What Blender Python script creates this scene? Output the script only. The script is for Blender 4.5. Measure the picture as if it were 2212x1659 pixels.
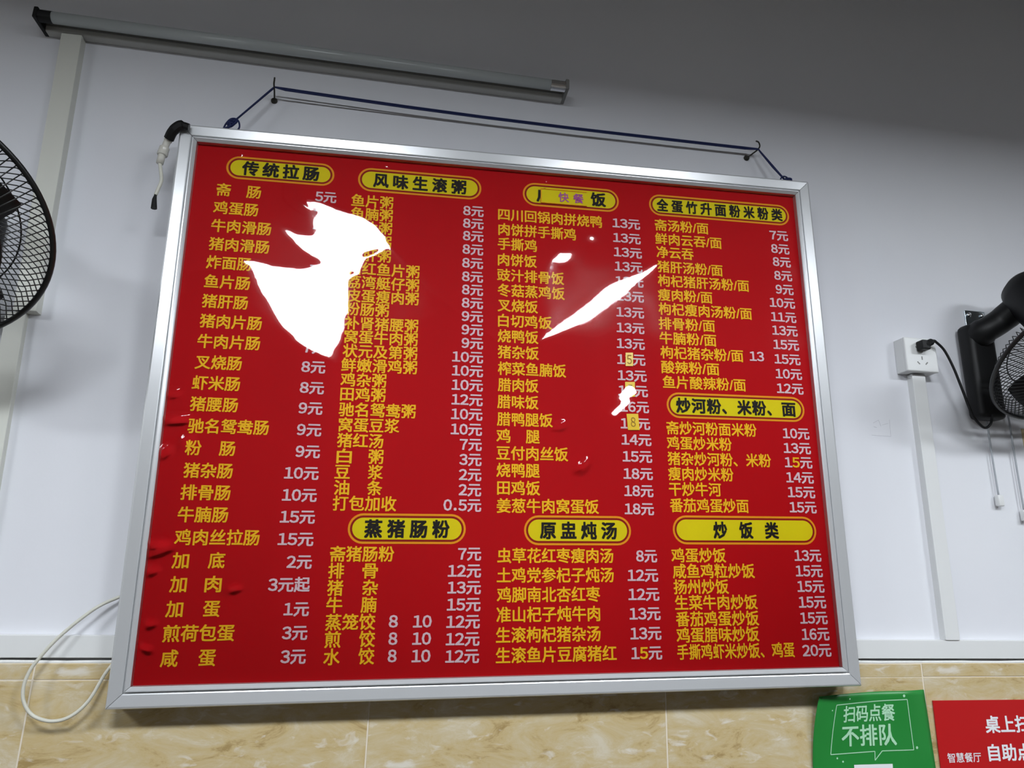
import bpy, bmesh, math, random
import numpy as np
from mathutils import Vector, Matrix

# ---------------------------------------------------------------- scene
for o in list(bpy.data.objects):
    bpy.data.objects.remove(o, do_unlink=True)
S = bpy.context.scene
COL = S.collection
random.seed(7)

# ---------------------------------------------------------------- camera
# wall plane: Y = 0, X to the right, Z up, Z = 0 at the lower edge of the white trunking
cam_d = bpy.data.cameras.new('camera')
cam = bpy.data.objects.new('camera', cam_d)
COL.objects.link(cam)
R_ = Vector((0.98579631, -0.16633287, 0.02321679))
U_ = Vector((-0.06364759, -0.24207983, 0.96816648))
F_ = Vector((0.15541759, 0.95589264, 0.24922809))
m3 = Matrix((R_, U_, -F_)).transposed()
cam.matrix_world = Matrix.Translation((0.62806, -1.45701, 0.19630)) @ m3.to_4x4()
cam_d.sensor_fit = 'HORIZONTAL'
cam_d.sensor_width = 36.0
cam_d.lens = 36.0 * 1468.5 / 2212.0
cam_d.clip_start = 0.02
S.camera = cam

# ---------------------------------------------------------------- world and exposure
w = bpy.data.worlds.new('world')
S.world = w
w.use_nodes = True
w.node_tree.nodes['Background'].inputs[0].default_value = (0.01, 0.01, 0.011, 1)
w.node_tree.nodes['Background'].inputs[1].default_value = 1.0
S.view_settings.view_transform = 'Standard'
S.view_settings.look = 'None'
S.view_settings.gamma = 1.0
S.view_settings.use_curve_mapping = False
S.view_settings.exposure = 0.0
LAMP_POWER = 70.0          # radiance of the lit ceiling panels
LAMP_COLOR = (0.89, 0.945, 1.0, 1)
LAMP_Z, LAMP_Y = 1.40, -1.85

# ---------------------------------------------------------------- helpers
def link(o, parent=None):
    COL.objects.link(o)
    if parent is not None:
        o.parent = parent
    return o

def tag(o, label=None, cat=None, group=None, kind=None):
    if label: o['label'] = label
    if cat: o['category'] = cat
    if group: o['group'] = group
    if kind: o['kind'] = kind
    return o

def empty(name, loc=(0, 0, 0), mat=None):
    o = bpy.data.objects.new(name, None)
    o.empty_display_size = 0.05
    o.location = loc
    if mat is not None:
        o.matrix_world = mat
    return link(o)

def mesh_obj(name, verts, faces, mat, parent=None, smooth=False):
    me = bpy.data.meshes.new(name)
    me.from_pydata([tuple(v) for v in verts], [], faces)
    me.validate()
    bm = bmesh.new(); bm.from_mesh(me)
    bmesh.ops.recalc_face_normals(bm, faces=bm.faces)
    bm.to_mesh(me); bm.free()
    if mat: me.materials.append(mat)
    if smooth:
        me.polygons.foreach_set('use_smooth', [True] * len(me.polygons))
    return link(bpy.data.objects.new(name, me), parent)

class MB:
    """collects shapes for one mesh"""
    def __init__(self): self.v = []; self.f = []
    def add(self, vs, fs):
        b = len(self.v); self.v += [tuple(p) for p in vs]
        self.f += [tuple(i + b for i in q) for q in fs]
    def box(self, a, b, bev=0.0):
        (x0, y0, z0), (x1, y1, z1) = a, b
        if bev <= 0:
            vs = [(x, y, z) for x in (x0, x1) for y in (y0, y1) for z in (z0, z1)]
            self.add(vs, [(0, 1, 3, 2), (4, 6, 7, 5), (0, 4, 5, 1), (2, 3, 7, 6), (0, 2, 6, 4), (1, 5, 7, 3)])
            return
        bm = bmesh.new()
        bmesh.ops.create_cube(bm, size=1)
        for v in bm.verts:
            v.co = Vector(((x0 + x1) / 2 + v.co.x * abs(x1 - x0), (y0 + y1) / 2 + v.co.y * abs(y1 - y0), (z0 + z1) / 2 + v.co.z * abs(z1 - z0)))
        bmesh.ops.bevel(bm, geom=list(bm.edges), offset=bev, segments=3, profile=0.5, affect='EDGES')
        bm.verts.index_update()
        self.add([v.co[:] for v in bm.verts], [[v.index for v in f.verts] for f in bm.faces])
        bm.free()
    def tube(self, pts, r, n=8, closed=False, cap=True):
        pts = [Vector(p) for p in pts]
        m = len(pts)
        rr = r if isinstance(r, (list, tuple)) else [r] * m
        prev = None; rings = []
        for i, p in enumerate(pts):
            if closed: t = pts[(i + 1) % m] - pts[i - 1]
            else: t = pts[min(i + 1, m - 1)] - pts[max(i - 1, 0)]
            if t.length < 1e-9: t = Vector((0, 0, 1))
            t.normalize()
            if prev is None:
                a = Vector((0, 0, 1)) if abs(t.z) < .9 else Vector((1, 0, 0))
                s = t.cross(a).normalized()
            else:
                s = (prev - t * prev.dot(t)).normalized()
            prev = s; q = t.cross(s)
            rings.append([p + (s * math.cos(2 * math.pi * k / n) + q * math.sin(2 * math.pi * k / n)) * rr[i] for k in range(n)])
        vs = [v for R in rings for v in R]; fs = []
        for i in range(m if closed else m - 1):
            j = (i + 1) % m
            for k in range(n):
                fs.append((i * n + k, i * n + (k + 1) % n, j * n + (k + 1) % n, j * n + k))
        if cap and not closed:
            fs.append(tuple(range(n))[::-1]); fs.append(tuple((m - 1) * n + k for k in range(n)))
        self.add(vs, fs)
    def lathe(self, prof, n=32, M=None):
        """prof: (radius, height) around local Z"""
        vs = []; fs = []
        for (r, h) in prof:
            for k in range(n):
                a = 2 * math.pi * k / n
                vs.append(Vector((r * math.cos(a), r * math.sin(a), h)))
        for i in range(len(prof) - 1):
            for k in range(n):
                fs.append((i * n + k, i * n + (k + 1) % n, (i + 1) * n + (k + 1) % n, (i + 1) * n + k))
        fs.append(tuple(range(n))[::-1]); fs.append(tuple((len(prof) - 1) * n + k for k in range(n)))
        if M is not None: vs = [M @ v for v in vs]
        self.add(vs, fs)
    def build(self, name, mat, parent=None, smooth=False):
        return mesh_obj(name, self.v, self.f, mat, parent, smooth)

def boxo(name, a, b, mat, parent=None, bev=0.0, smooth=False):
    m = MB(); m.box(a, b, bev); return m.build(name, mat, parent, smooth)

def spline(pts, k=8):
    P = [Vector(p) for p in pts]; out = []
    for i in range(len(P) - 1):
        p0 = P[max(i - 1, 0)]; p1 = P[i]; p2 = P[i + 1]; p3 = P[min(i + 2, len(P) - 1)]
        for j in range(k):
            t = j / k
            out.append(0.5 * ((2 * p1) + (p2 - p0) * t + (2 * p0 - 5 * p1 + 4 * p2 - p3) * t * t + (3 * p1 - p0 - 3 * p2 + p3) * t ** 3))
    out.append(P[-1]); return out

# ---------------------------------------------------------------- materials
def mat(name, col, rough=0.5, metal=0.0, spec=0.5, noise=None, bump=None, emit=None, coat=0.0):
    m = bpy.data.materials.new(name); m.use_nodes = True
    nt = m.node_tree; b = nt.nodes['Principled BSDF']
    b.inputs['Base Color'].default_value = (*col, 1)
    b.inputs['Roughness'].default_value = rough
    b.inputs['Metallic'].default_value = metal
    b.inputs['Specular IOR Level'].default_value = spec
    b.inputs['Coat Weight'].default_value = coat
    tc = nt.nodes.new('ShaderNodeTexCoord')
    if noise:                                  # (scale, colour2, low, high)
        n = nt.nodes.new('ShaderNodeTexNoise'); n.inputs['Scale'].default_value = noise[0]; n.inputs['Detail'].default_value = 5
        r = nt.nodes.new('ShaderNodeValToRGB')
        r.color_ramp.elements[0].color = (*col, 1); r.color_ramp.elements[1].color = (*noise[1], 1)
        r.color_ramp.elements[0].position = noise[2]; r.color_ramp.elements[1].position = noise[3]
        nt.links.new(tc.outputs['Object'], n.inputs['Vector']); nt.links.new(n.outputs['Fac'], r.inputs['Fac'])
        nt.links.new(r.outputs['Color'], b.inputs['Base Color'])
    if bump:                                   # (scale, strength, distance)
        n2 = nt.nodes.new('ShaderNodeTexNoise'); n2.inputs['Scale'].default_value = bump[0]; n2.inputs['Detail'].default_value = 6
        bp = nt.nodes.new('ShaderNodeBump'); bp.inputs['Strength'].default_value = bump[1]; bp.inputs['Distance'].default_value = bump[2]
        nt.links.new(tc.outputs['Object'], n2.inputs['Vector']); nt.links.new(n2.outputs['Fac'], bp.inputs['Height'])
        nt.links.new(bp.outputs['Normal'], b.inputs['Normal'])
    if emit:
        b.inputs['Emission Color'].default_value = emit[0]; b.inputs['Emission Strength'].default_value = emit[1]
    return m

M = {}
M['paint'] = mat('wall_paint', (0.72, 0.725, 0.77), 0.75, noise=(1.6, (0.76, 0.765, 0.80), 0.35, 0.65), bump=(140, 0.05, 0.002))
M['ceiling'] = mat('ceiling_paint', (0.34, 0.34, 0.33), 0.9)
M['panelling'] = mat('dark_panelling', (0.10, 0.085, 0.07), 0.6)
M['side_paint'] = mat('side_wall_paint', (0.30, 0.295, 0.28), 0.8)
M['floor'] = mat('floor_tile', (0.065, 0.058, 0.05), 0.5, noise=(6, (0.09, 0.08, 0.07), 0.3, 0.7))
M['pvc'] = mat('white_pvc', (0.74, 0.745, 0.74), 0.35)
M['pvc_old'] = mat('aged_pvc', (0.66, 0.66, 0.60), 0.4)
M['caulk'] = mat('white_caulk', (0.78, 0.78, 0.76), 0.6, bump=(90, 0.4, 0.004))
M['grout'] = mat('pale_grout', (0.74, 0.66, 0.54), 0.85)
M['alu'] = mat('brushed_aluminium', (0.66, 0.67, 0.685), 0.30, 0.45, bump=(300, 0.03, 0.001))
M['alu_dark'] = mat('sheet_back', (0.35, 0.35, 0.36), 0.5, 0.6)
M['red_print'] = mat('red_print', (0.50, 0.002, 0.006), 0.6, spec=0.1)
M['pill_gap'] = mat('dark_red_print', (0.30, 0.004, 0.004), 0.6, spec=0.2)
M['yellow_ink'] = mat('yellow_print', (0.98, 0.60, 0.015), 0.6, spec=0.2)
M['white_ink'] = mat('pale_print', (0.80, 0.64, 0.68), 0.6, spec=0.2)
M['orange_ink'] = mat('orange_print', (0.88, 0.36, 0.01), 0.6, spec=0.2)
M['pill_yellow'] = mat('pill_yellow_print', (0.80, 0.70, 0.002), 0.6, spec=0.2)
M['black_ink'] = mat('black_print', (0.012, 0.010, 0.010), 0.6, spec=0.2)
M['purple_ink'] = mat('purple_print', (0.45, 0.10, 0.42), 0.6, spec=0.2)
M['sticker'] = mat('yellow_sticker', (0.92, 0.68, 0.02), 0.3)
M['sticker_pen'] = mat('brown_pen', (0.35, 0.20, 0.01), 0.6)
M['black_plastic'] = mat('black_plastic', (0.005, 0.005, 0.0055), 0.5, spec=0.3)
M['black_wire'] = mat('black_coated_wire', (0.004, 0.0045, 0.0045), 0.4)
M['grey_plastic'] = mat('grey_plastic', (0.20, 0.20, 0.19), 0.5)
M['chrome'] = mat('polished_metal', (0.8, 0.81, 0.83), 0.12, 1.0)
M['zinc'] = mat('zinc_plate', (0.55, 0.62, 0.68), 0.25, 1.0)
M['blue_rope'] = mat('blue_rope', (0.003, 0.012, 0.085), 0.6, bump=(900, 0.6, 0.002))
M['iron'] = mat('dark_iron', (0.05, 0.048, 0.04), 0.45, 0.7)
M['white_cable'] = mat('off_white_cable', (0.62, 0.61, 0.53), 0.45)
M['pearl_plastic'] = mat('milky_connector', (0.62, 0.60, 0.54), 0.25)
M['tube_glass'] = mat('unlit_tube_glass', (0.46, 0.49, 0.49), 0.2)
M['lamp_body'] = mat('lamp_body_paint', (0.5, 0.5, 0.48), 0.45)
M['cord'] = mat('grey_cord', (0.38, 0.40, 0.43), 0.6)
M['green_paper'] = mat('green_paper', (0.016, 0.22, 0.034), 0.35, noise=(9, (0.022, 0.25, 0.045), 0.3, 0.7))
M['mint_ink'] = mat('mint_print', (0.42, 0.72, 0.48), 0.5)
M['white_paper'] = mat('white_print', (0.82, 0.82, 0.84), 0.5)
M['red_paper'] = mat('red_card', (0.50, 0.008, 0.010), 0.35)
M['pencil'] = mat('pencil_grey', (0.52, 0.52, 0.56), 0.8)
M['old_tape'] = mat('yellowed_tape', (0.60, 0.50, 0.30), 0.6)
M['lit_panel'] = mat('lit_diffuser', (0.9, 0.9, 0.9), 0.5, emit=(LAMP_COLOR, LAMP_POWER))
M['housing'] = mat('lamp_housing', (0.6, 0.6, 0.6), 0.5)

def marble(name, seed):
    m = bpy.data.materials.new(name); m.use_nodes = True
    nt = m.node_tree; N = nt.nodes; L = nt.links; b = N['Principled BSDF']
    b.inputs['Roughness'].default_value = 0.22
    tc = N.new('ShaderNodeTexCoord'); mp = N.new('ShaderNodeMapping')
    mp.inputs['Location'].default_value = (seed * 3.1, 0, seed * 1.7)
    mp.inputs['Rotation'].default_value = (0, math.radians(14), 0)
    mp.inputs['Scale'].default_value = (1.0, 1.0, 2.3)
    L.new(tc.outputs['Object'], mp.inputs['Vector'])
    n1 = N.new('ShaderNodeTexNoise'); n1.inputs['Scale'].default_value = 9; n1.inputs['Detail'].default_value = 8; n1.inputs['Roughness'].default_value = 0.70; n1.inputs['Distortion'].default_value = 0.6
    n2 = N.new('ShaderNodeTexNoise'); n2.inputs['Scale'].default_value = 24; n2.inputs['Detail'].default_value = 6; n2.inputs['Distortion'].default_value = 0.8
    L.new(mp.outputs['Vector'], n1.inputs['Vector']); L.new(mp.outputs['Vector'], n2.inputs['Vector'])
    r1 = N.new('ShaderNodeValToRGB'); e = r1.color_ramp.elements
    e[0].position = 0.34; e[0].color = (0.38, 0.265, 0.11, 1)
    e[1].position = 0.67; e[1].color = (0.66, 0.585, 0.45, 1)
    k = e.new(0.44); k.color = (0.56, 0.43, 0.22, 1)
    k = e.new(0.55); k.color = (0.59, 0.485, 0.30, 1)
    L.new(n1.outputs['Fac'], r1.inputs['Fac'])
    r2 = N.new('ShaderNodeValToRGB'); r2.color_ramp.elements[0].position = 0.60; r2.color_ramp.elements[1].position = 0.74
    L.new(n2.outputs['Fac'], r2.inputs['Fac'])
    mx = N.new('ShaderNodeMix'); mx.data_type = 'RGBA'
    L.new(r2.outputs['Color'], mx.inputs['Factor']); L.new(r1.outputs['Color'], mx.inputs['A'])
    mx.inputs['B'].default_value = (0.72, 0.665, 0.57, 1)
    L.new(mx.outputs['Result'], b.inputs['Base Color'])
    return m
MARBLE = [marble('beige_marble', i) for i in range(3)]

def film_mat():
    m = bpy.data.materials.new('clear_film'); m.use_nodes = True
    nt = m.node_tree; N = nt.nodes; L = nt.links
    N.remove(N['Principled BSDF'])
    out = N['Material Output']
    fr = N.new('ShaderNodeFresnel'); fr.inputs['IOR'].default_value = 1.41
    tr = N.new('ShaderNodeBsdfTransparent')
    g1 = N.new('ShaderNodeBsdfGlossy'); g1.inputs['Roughness'].default_value = 0.03
    g2 = N.new('ShaderNodeBsdfGlossy'); g2.inputs['Roughness'].default_value = 0.10
    mg = N.new('ShaderNodeMixShader'); mg.inputs[0].default_value = 0.12
    L.new(g1.outputs[0], mg.inputs[1]); L.new(g2.outputs[0], mg.inputs[2])
    mx = N.new('ShaderNodeMixShader')
    L.new(fr.outputs[0], mx.inputs[0]); L.new(tr.outputs[0], mx.inputs[1]); L.new(mg.outputs[0], mx.inputs[2])
    L.new(mx.outputs[0], out.inputs['Surface'])
    return m
M['film'] = film_mat()

# ---------------------------------------------------------------- the room
X0, X1, Y0, ZF, ZC = -2.4, 4.6, -4.6, -1.25, 2.15
wall = tag(boxo('wall_back', (X0, 0, ZF), (X1, 0.12, ZC), M['paint']), 'pale blue-white painted wall above a tiled dado', kind='structure')
tag(boxo('wall_left', (X0 - 0.12, Y0, ZF), (X0, 0.12, ZC), M['side_paint']), kind='structure')
tag(boxo('wall_right', (X1, Y0, ZF), (X1 + 0.12, 0.12, ZC), M['side_paint']), kind='structure')
tag(boxo('wall_front', (X0, Y0 - 0.12, ZF), (X1, Y0, ZC), M['panelling']), kind='structure')
tag(boxo('floor', (X0, Y0, ZF - 0.1), (X1, 0.0, ZF), M['floor']), kind='structure')
tag(boxo('ceiling', (X0, Y0, ZC), (X1, 0.0, ZC + 0.1), M['ceiling']), kind='structure')
# tiled dado: backing of grout with single tiles standing proud of it
dado = tag(boxo('wall_dado', (X0, -0.0116, ZF), (X1, 0.0, -0.0065), M['grout']), 'dado of beige marbled tiles below the white trunking', kind='structure')
G = 0.0014
rows = [(-0.0345, -0.0075), (-0.337, -0.0365), (-0.639, -0.339), (-0.941, -0.641), (-1.243, -0.943)]
for j, (za, zb) in enumerate(rows):
    for i in range(-4, 8):
        xa, xb = max(X0, i * 0.6), min(X1, (i + 1) * 0.6)
        if xb - xa < 0.02: continue
        t = boxo('tile', (-(xb - xa) / 2 + G, -0.0125, -(zb - za) / 2), ((xb - xa) / 2 - G, -0.0085, (zb - za) / 2), MARBLE[(i * 2 + j) % 3], None, 0.0012)
        t.location = ((xa + xb) / 2, 0.0003 * ((i * 7 + j * 3) % 3 - 1), (za + zb) / 2 - (0.0015 if i == 2 and j == 0 else 0))
        t.parent = dado
# white sealing bead along the top of the tiles
m = MB(); n = 140
pts = [(X0 + (X1 - X0) * i / n, -0.0085, -0.0052 + 0.0007 * math.sin(i * 1.7) * math.sin(i * .37)) for i in range(n + 1)]
m.tube(pts, [0.0031 + 0.0008 * abs(math.sin(i * .9)) for i in range(n + 1)], 8)
tag(m.build('trim_2', M['caulk'], None, True), 'thin white sealing bead on top of the tiles', kind='structure')
# horizontal trunking
m = MB(); m.box((X0, -0.0165, 0.0028), (X1, 0, 0.0418), 0.0012)
tag(m.build('trim_1', M['pvc'], None), 'white horizontal cable trunking above the tiles', kind='structure')
# vertical trunkings
def duct(name, xc, w_, za, zb, depth, lean_, label, mt):
    r = empty(name, (xc, 0, za)); r.rotation_euler.y = lean_
    boxo('duct_base', (-w_ / 2, -depth * .62, 0), (w_ / 2, 0, zb - za), mt, r)
    boxo('duct_cover', (-w_ / 2 - 0.0012, -depth, 0), (w_ / 2 + 0.0012, -depth * .63, zb - za), mt, r, 0.001)
    return tag(r, label, 'trunking')
duct('cable_duct', 1.882, 0.034, 0.042, 0.6630, 0.0195, 0, 'white vertical trunking under the socket on the right', M['pvc'])
duct('cable_duct', -0.1350, 0.040, 0.6570, 1.3150, 0.024, -0.037, 'greyish vertical trunking from the unlit tube lamp down behind the left fan', M['pvc_old'])
duct('cable_duct', -0.1290, 0.034, 0.0430, 0.6560, 0.016, -0.042, 'pale vertical trunking below the left fan', M['pvc_old'])
# pencil scribble on the wall
m = MB()
for a, b in (((1.749, .5065), (1.8005, .5060)), ((1.8005, .5065), (1.802, .548)), ((1.757, .537), (1.772, .545)), ((1.772, .545), (1.777, .530)), ((1.780, .533), (1.797, .538)), ((1.757, .528), (1.765, .526))):
    m.tube([(a[0], -0.0001, a[1]), (b[0], -0.0001, b[1])], 0.0004, 4)
m.build('pencil_mark', M['pencil'], wall)
tag(boxo('paper_tape', (2.171, -0.0012, 0.468), (2.235, 0, 0.545), M['old_tape']), 'yellowed paper strip on the wall at the right edge', 'paper strip')

# ---------------------------------------------------------------- lit ceiling panels hanging in the room
def pendant(xc, label, zc=LAMP_Z, yc=LAMP_Y, lx=0.32, ly=0.15):
    r = empty('pendant_light', (xc, yc, zc))
    m = MB(); m.box((-lx - .012, -ly - .012, 0.004), (lx + .012, ly + .012, 0.045), 0.003); m.build('housing', M['housing'], r)
    boxo('diffuser', (-lx, -ly, 0.0), (lx, ly, 0.0039), M['lit_panel'], r)
    for s in (-1, 1):
        m = MB(); m.tube([(s * lx * .8, 0, 0.045), (s * lx * .8, 0, ZC - zc)], 0.004, 6); m.build('suspension_rod', M['iron'], r)
    return tag(r, label, 'ceiling light', 'lit panel lights hanging behind the viewer')
for i, xc in enumerate((-1.75, 0.22, 1.60, 2.98)):  # outer two are added to spread light to the wall ends
    pendant(xc, 'lit white panel light hanging behind the viewer, %s of four from the left' % ('added as first', 'second', 'third', 'added as fourth')[i])

# ---------------------------------------------------------------- lettering (Blender's built-in font)
_txt_cache = {}
def glyph_mesh(s, bold=0.02):
    """outline of the text thickened by overlaying copies shifted by `bold`"""
    v, f = compose(s) if any(c.isdigit() for c in s) else glyph_raw(s)
    if bold <= 0: return v, f
    sh = [(0, 0), (bold, bold), (-bold, bold), (bold, -bold), (-bold, -bold), (1.25 * bold, 0), (-1.25 * bold, 0)]
    n = len(v)
    return np.concatenate([v + np.array(q) for q in sh]), [tuple(i + k * n for i in p) for k in range(len(sh)) for p in f]
def compose(s):
    """digits drawn from the wide character set, set close together"""
    vs, fs, x, n = [], [], 0.0, 0
    for ch in s:
        if ch.isdigit(): g, adv = chr(ord(ch) + 0xFEE0), 0.60
        elif ch == '.': g, adv = '\uff0e', 0.42
        else: g, adv = ch, 1.0
        v, f = glyph_raw(g)
        if ch.isdigit() or ch == '.': v = np.stack([v[:, 0] - (v[:, 0].min() + v[:, 0].max()) / 2 + adv / 2, v[:, 1]], 1)
        vs.append(v + np.array((x, 0))); fs += [tuple(i + n for i in p) for p in f]; n += len(v); x += adv
    return np.concatenate(vs), fs
def glyph_raw(s):
    key = s
    if key in _txt_cache: return _txt_cache[key]
    c = bpy.data.curves.new('lettering', 'FONT'); c.body = s; c.size = 1.0; c.resolution_u = 2
    o = bpy.data.objects.new('lettering', c); COL.objects.link(o)
    dg = bpy.context.evaluated_depsgraph_get(); dg.update()
    me = bpy.data.meshes.new_from_object(o.evaluated_get(dg))
    v = np.array([p.co[:2] for p in me.vertices]); f = [tuple(p.vertices) for p in me.polygons]
    bpy.data.objects.remove(o, do_unlink=True); bpy.data.curves.remove(c); bpy.data.meshes.remove(me)
    _txt_cache[key] = (v, f)
    return v, f

CJK_LO, CJK_HI = -0.085, 0.845
def lettering(name, s, u0, u1, vc, h, mats, parent, y, bold=0.022, mapping=None, slot=None):
    """flat letters between u0 and u1 centred at height vc; h = height of a full character"""
    v, f = glyph_mesh(s, bold)
    a, b = v[:, 0].min(), v[:, 0].max()
    v = np.stack([u0 + (v[:, 0] - a) / (b - a) * (u1 - u0), vc - h / 2 + (v[:, 1] - CJK_LO) / (CJK_HI - CJK_LO) * h], 1)
    lay = len(v) // 7 if bold > 0 else len(v)          # each overlaid copy sits a hair further out
    P = [(p[0], y - 0.00003 * (k // lay), p[1]) for k, p in enumerate(v)] if mapping is None else [mapping(p[0], p[1]) + Vector((0, -0.00003 * (k // lay), 0)) for k, p in enumerate(v)]
    me = bpy.data.meshes.new(name); me.from_pydata(P, [], f)
    for mm in mats: me.materials.append(mm)
    if slot:                                      # (low, high) share of the width printed in the second colour
        for pl in me.polygons:
            c = sum(v[i][0] for i in pl.vertices) / len(pl.vertices)
            if slot[0] < (c - u0) / (u1 - u0) < slot[1]: pl.material_index = 1
    return link(bpy.data.objects.new(name, me), parent)

# ---------------------------------------------------------------- the menu board
BW, BH = 1.38665, 1.08557
o_ = Vector((0.18171518, -0.04979844, -0.0393475))
ex = (Vector((1.56795718, -0.06020156, -0.00725292)) - o_).normalized()
ez = (Vector((0.15659301, -0.07008657, 1.04573977)) - o_).normalized()
ez = (ez - ex * ez.dot(ex)).normalized()
ey = ez.cross(ex).normalized()
BM = Matrix((ex, ey, ez)).transposed().to_4x4(); BM.translation = o_
board = empty('menu_board', mat=BM)
tag(board, 'large red menu board with yellow Chinese dish names in an aluminium frame', 'menu board')
boxo('print_sheet', (-0.004, 0.0, -0.004), (BW + 0.004, 0.003, BH + 0.004), M['red_print'], board)
boxo('back_panel', (-0.034, 0.0235, -0.034), (BW + 0.034, 0.0262, BH + 0.034), M['alu_dark'], board)

# mitred aluminium bars: cross-section as (outward from the print, towards the viewer)
PROF = [(-0.0005, -0.003), (-0.0005, 0.0115), (0.0012, 0.0132), (0.0055, 0.0168), (0.0070, 0.0170), (0.0076, 0.0160), (0.0078, 0.0105),
        (0.0104, 0.0105), (0.0108, 0.0142), (0.0125, 0.0150), (0.0310, 0.0178), (0.0338, 0.0168), (0.0358, 0.0130), (0.0366, 0.0090), (0.0366, -0.0265), (0.0345, -0.0265), (0.0330, -0.003)]
def bar(side):
    g = 0.0005; vs = []
    for end in (0, 1):
        for d, h in PROF:
            if side in ('bottom', 'top'):
                u = (-d + g) if end == 0 else (BW + d - g)
                v = -d if side == 'bottom' else BH + d
            else:
                v = (-d + g) if end == 0 else (BH + d - g)
                u = -d if side == 'left' else BW + d
            vs.append((u, -h, v))
    n = len(PROF)
    fs = [(i, (i + 1) % n, n + (i + 1) % n, n + i) for i in range(n)] + [tuple(range(n)), tuple(range(n, 2 * n))]
    return mesh_obj('frame_bar', vs, fs, M['alu'], board)
for s in ('bottom', 'top', 'left', 'right'): bar(s)

# rounded heading plates
def stadium(u0, u1, v0, v1, n=14):
    r = (v1 - v0) / 2; c = (v0 + v1) / 2
    R = [(u1 - r + r * math.cos(a), c + r * math.sin(a)) for a in [-math.pi / 2 + math.pi * i / n for i in range(n + 1)]]
    L = [(u0 + r + r * math.cos(a), c + r * math.sin(a)) for a in [math.pi / 2 + math.pi * i / n for i in range(n + 1)]]
    return R + L
def ring(a, b, y):
    n = len(a)
    return [(p[0], y, p[1]) for p in a] + [(p[0], y, p[1]) for p in b], [(i, (i + 1) % n, n + (i + 1) % n, n + i) for i in range(n)]
PILLS = [('传统拉肠', .0622, .2885, 1.0646, 1.0108, .0946, .2563, .035, .0325), ('风味生滚粥', .3396, .6141, 1.0638, 1.0068, .3728, .5798, .034, .0335),
         ('广饭', .7097, .9387, 1.0620, 1.0041, .7416, .9072, .037, .034), ('全蛋竹升面粉米粉类', 1.0129, 1.3709, 1.0596, 1.0053, 1.0314, 1.3530, .029, .031),
         ('炒河粉、米粉、面', 1.0322, 1.3621, .5783, .5206, 1.0534, 1.3404, .0345, .033), ('蒸猪肠粉', .3605, .5929, .3076, .2488, .3923, .5603, .035, .034),
         ('原盅炖汤', .7122, .9398, .3069, .2471, .7450, .9089, .034, .034), ('炒饭类', 1.0320, 1.3625, .3097, .2497, 1.1226, 1.2732, .032, .034)]
for s, u0, u1, vt, vb, t0, t1, wc, hc in PILLS:
    e = 0.0042
    inn = stadium(u0 + 2.0 * e, u1 - 2.0 * e, vb + 2.0 * e, vt - 2.0 * e)
    pl = mesh_obj('heading_plate', [(p[0], -0.0006, p[1]) for p in inn], [tuple(range(len(inn)))], M['pill_yellow'], board)
    vs, fs = ring(stadium(u0, u1, vb, vt), stadium(u0 + e, u1 - e, vb + e, vt - e), -0.0006)
    mesh_obj('heading_border', vs, fs, M['orange_ink'], pl)
    vs, fs = ring(stadium(u0 + e, u1 - e, vb + e, vt - e), inn, -0.0004)
    mesh_obj('heading_inner_line', vs, fs, M['pill_gap'], pl)
    pitch = (t1 - t0 - wc) / (len(s) - 1)
    for k, ch in enumerate(s):
        a = t0 + k * pitch
        if ch == '、': lettering('heading_comma', ch, a, a + wc * .32, (vt + vb) / 2, hc, [M['black_ink']], pl, -0.0012, bold=0.03)
        else: lettering('heading_character', ch, a, a + wc, (vt + vb) / 2, hc, [M['black_ink']], pl, -0.0012, bold=0.03)

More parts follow.
